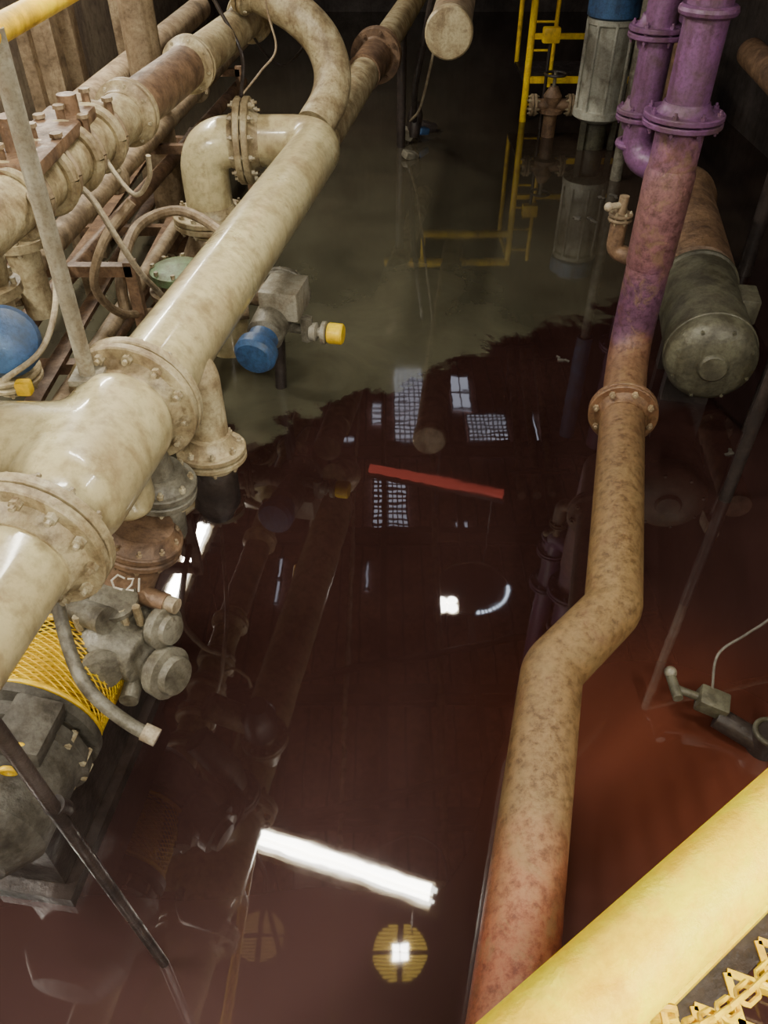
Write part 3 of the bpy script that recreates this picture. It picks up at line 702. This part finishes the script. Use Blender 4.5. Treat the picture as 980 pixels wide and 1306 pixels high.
b.cyl((2.9, 8.5, 1.5), (2.9, 8.5, 3.4), .16, PURP); b.flange((2.9, 8.5, 1.9), (0, 0, 1), .26, PURP, bolts=8, bm=PURP); b.cyl((2.9, 8.5, -.2), (2.9, 8.5, 1.5), .14, BROWN)
b.cyl((2.5, 8.7, 1.9), (2.5, 8.7, 3.4), .1, BLUE); b.cyl((2.5, 8.7, -.2), (2.5, 8.7, 1.9), .06, GREY)
b.finish('purple_far_riser')
b = B()
b.tube(smoothpath([(.50, 9.0, 1.8), (.42, 9.1, 1.3), (.34, 9.3, .8), (.35, 9.8, .35), (.38, 10.2, .05), (.4, 10.3, -.2)]), .035, DARK, 10)
b.tube(smoothpath([(.62, 9.0, 1.85), (.5, 9.1, 1.1), (.4, 9.5, .5), (.30, 10.0, .2), (.33, 10.3, -.1)]), .014, HOSE, 8)
b.lathe((.37, 10.0, .30), (.1, .3, 1), [(-.25, .05), (-.2, .08), (0, .09), (.08, .06), (.14, .03)], DARK, 16)
b.box((.28, 9.95, .10), (.14, .10, .12), STEELP, rot=(.3, .4, .2), bev=.02); b.box((.46, 10.0, .12), (.16, .1, .08), BLUE, rot=(.1, .2, .8), bev=.02)
b.box((.30, 9.4, .03), (.18, .12, .08), GREY, rot=(.2, .3, .6), bev=.02); b.box((.55, 10.4, .05), (.2, .12, .1), DARK, rot=(.1, .3, .2), bev=.02)
b.finish('submersible_pump_cable')
b = B()
for (x_, y_, s_) in ((1.33, 5.0, .06), (2.2, 3.86, .08), (2.0, 7.6, .12), (2.3, 8.2, .1), (2.9, 4.6, .12)):
    for k in range(4): b.box((x_ + random.uniform(-s_, s_), y_ + random.uniform(-s_, s_) * .5, .004), (s_ * random.uniform(.4, .9), s_ * random.uniform(.2, .4), .012), GREYD, rot=(random.uniform(-.2, .2), random.uniform(-.2, .2), random.uniform(0, 3)), bev=.003)
b.finish('floating_debris')

# ------------------------------------------------------------------ near handrail + walkway
rd = V((.815, .579, 0)).normalized(); rn = V((-rd.y, rd.x, 0)); r0 = V((.14, .200, 2.2))
ra = math.atan2(rd.y, rd.x)
def rl(s, z=2.2, off=0): q = r0 + rd * s + rn * off; return V((q.x, q.y, z))
b = B()
b.cyl(rl(-2.2), rl(3.2), .044, YELN, seg=40)
for s_ in (-1.6, 1.7, 3.1): b.cyl(rl(s_), rl(s_, 1.12), .03, YELN)
b.box(rl(.5, 1.17), (5.4, .01, .10), YELN, rot=(0, 0, ra))
b.finish('yellow_walkway_handrail')
b = B()
def chain(pts):
    P_ = smoothpath(pts, 6); acc = 0; k = 0; step = .030
    line = [P_[0]]
    for a_, c_ in zip(P_, P_[1:]):
        d_ = c_ - a_; L = d_.length; t = step - acc
        while t <= L:
            line.append(a_ + d_.normalized() * t); t += step
        acc = (acc + L) % step
    for a_, c_ in zip(line, line[1:]):
        d_ = (c_ - a_).normalized(); u, w_, _ = basis(d_); tw = u if k % 2 else w_; k += 1
        e = .006; hw = .011; p = a_ - d_ * e; q = c_ + d_ * e
        b.tube([p + tw * hw * .6, p - d_ * .004, p - tw * hw * .6, a_ - tw * hw, c_ - tw * hw, q - tw * hw * .6, q + d_ * .004, q + tw * hw * .6, c_ + tw * hw, a_ + tw * hw, p + tw * hw * .6], .0038, YEL, 6)
chain([rl(1.7, 1.98, -.03), rl(1.2, 1.80, -.06), rl(.75, 1.72, -.08), rl(.40, 1.78, -.08), rl(.2, 1.95, -.06), rl(.12, 2.16, -.04)])
b.finish('yellow_safety_chain')
b = B()
for i in range(50):
    s_ = -2.2 + i * .11
    b.box(rl(s_, 1.12, -.75), (.016, 1.75, .03), YEL, rot=(0, 0, ra + .6))
    b.box(rl(s_, 1.12, -.75), (.016, 1.75, .03), YEL, rot=(0, 0, ra - .6))
b.box(rl(.5, 1.08, -.03), (5.4, .05, .10), DARK, rot=(0, 0, ra)); b.box(rl(.5, 1.08, -1.47), (5.4, .05, .10), DARK, rot=(0, 0, ra))
for s_ in (-1.9, 2.9):
    b.cyl(rl(s_, 1.08, -.03), rl(s_, -.6, -.03), .04, DARK); b.cyl(rl(s_, 1.08, -1.47), rl(s_, -.6, -1.47), .04, DARK)
b.finish('walkway_grating', smooth=False)

# ------------------------------------------------------------------ world, camera
wd = bpy.data.worlds.new('world'); SC.world = wd; wd.use_nodes = True
wd.node_tree.nodes['Background'].inputs[0].default_value = (.5, .45, .4, 1); wd.node_tree.nodes['Background'].inputs[1].default_value = .2
cam = bpy.data.cameras.new('camera'); co = bpy.data.objects.new('camera', cam); SC.collection.objects.link(co)
co.location = (0, 0, 3.0); co.rotation_euler = (math.radians(48), 0, 0)
cam.sensor_fit = 'HORIZONTAL'; cam.sensor_width = 36; cam.lens = 36 * 1000 / 980; cam.clip_start = .02
SC.camera = co
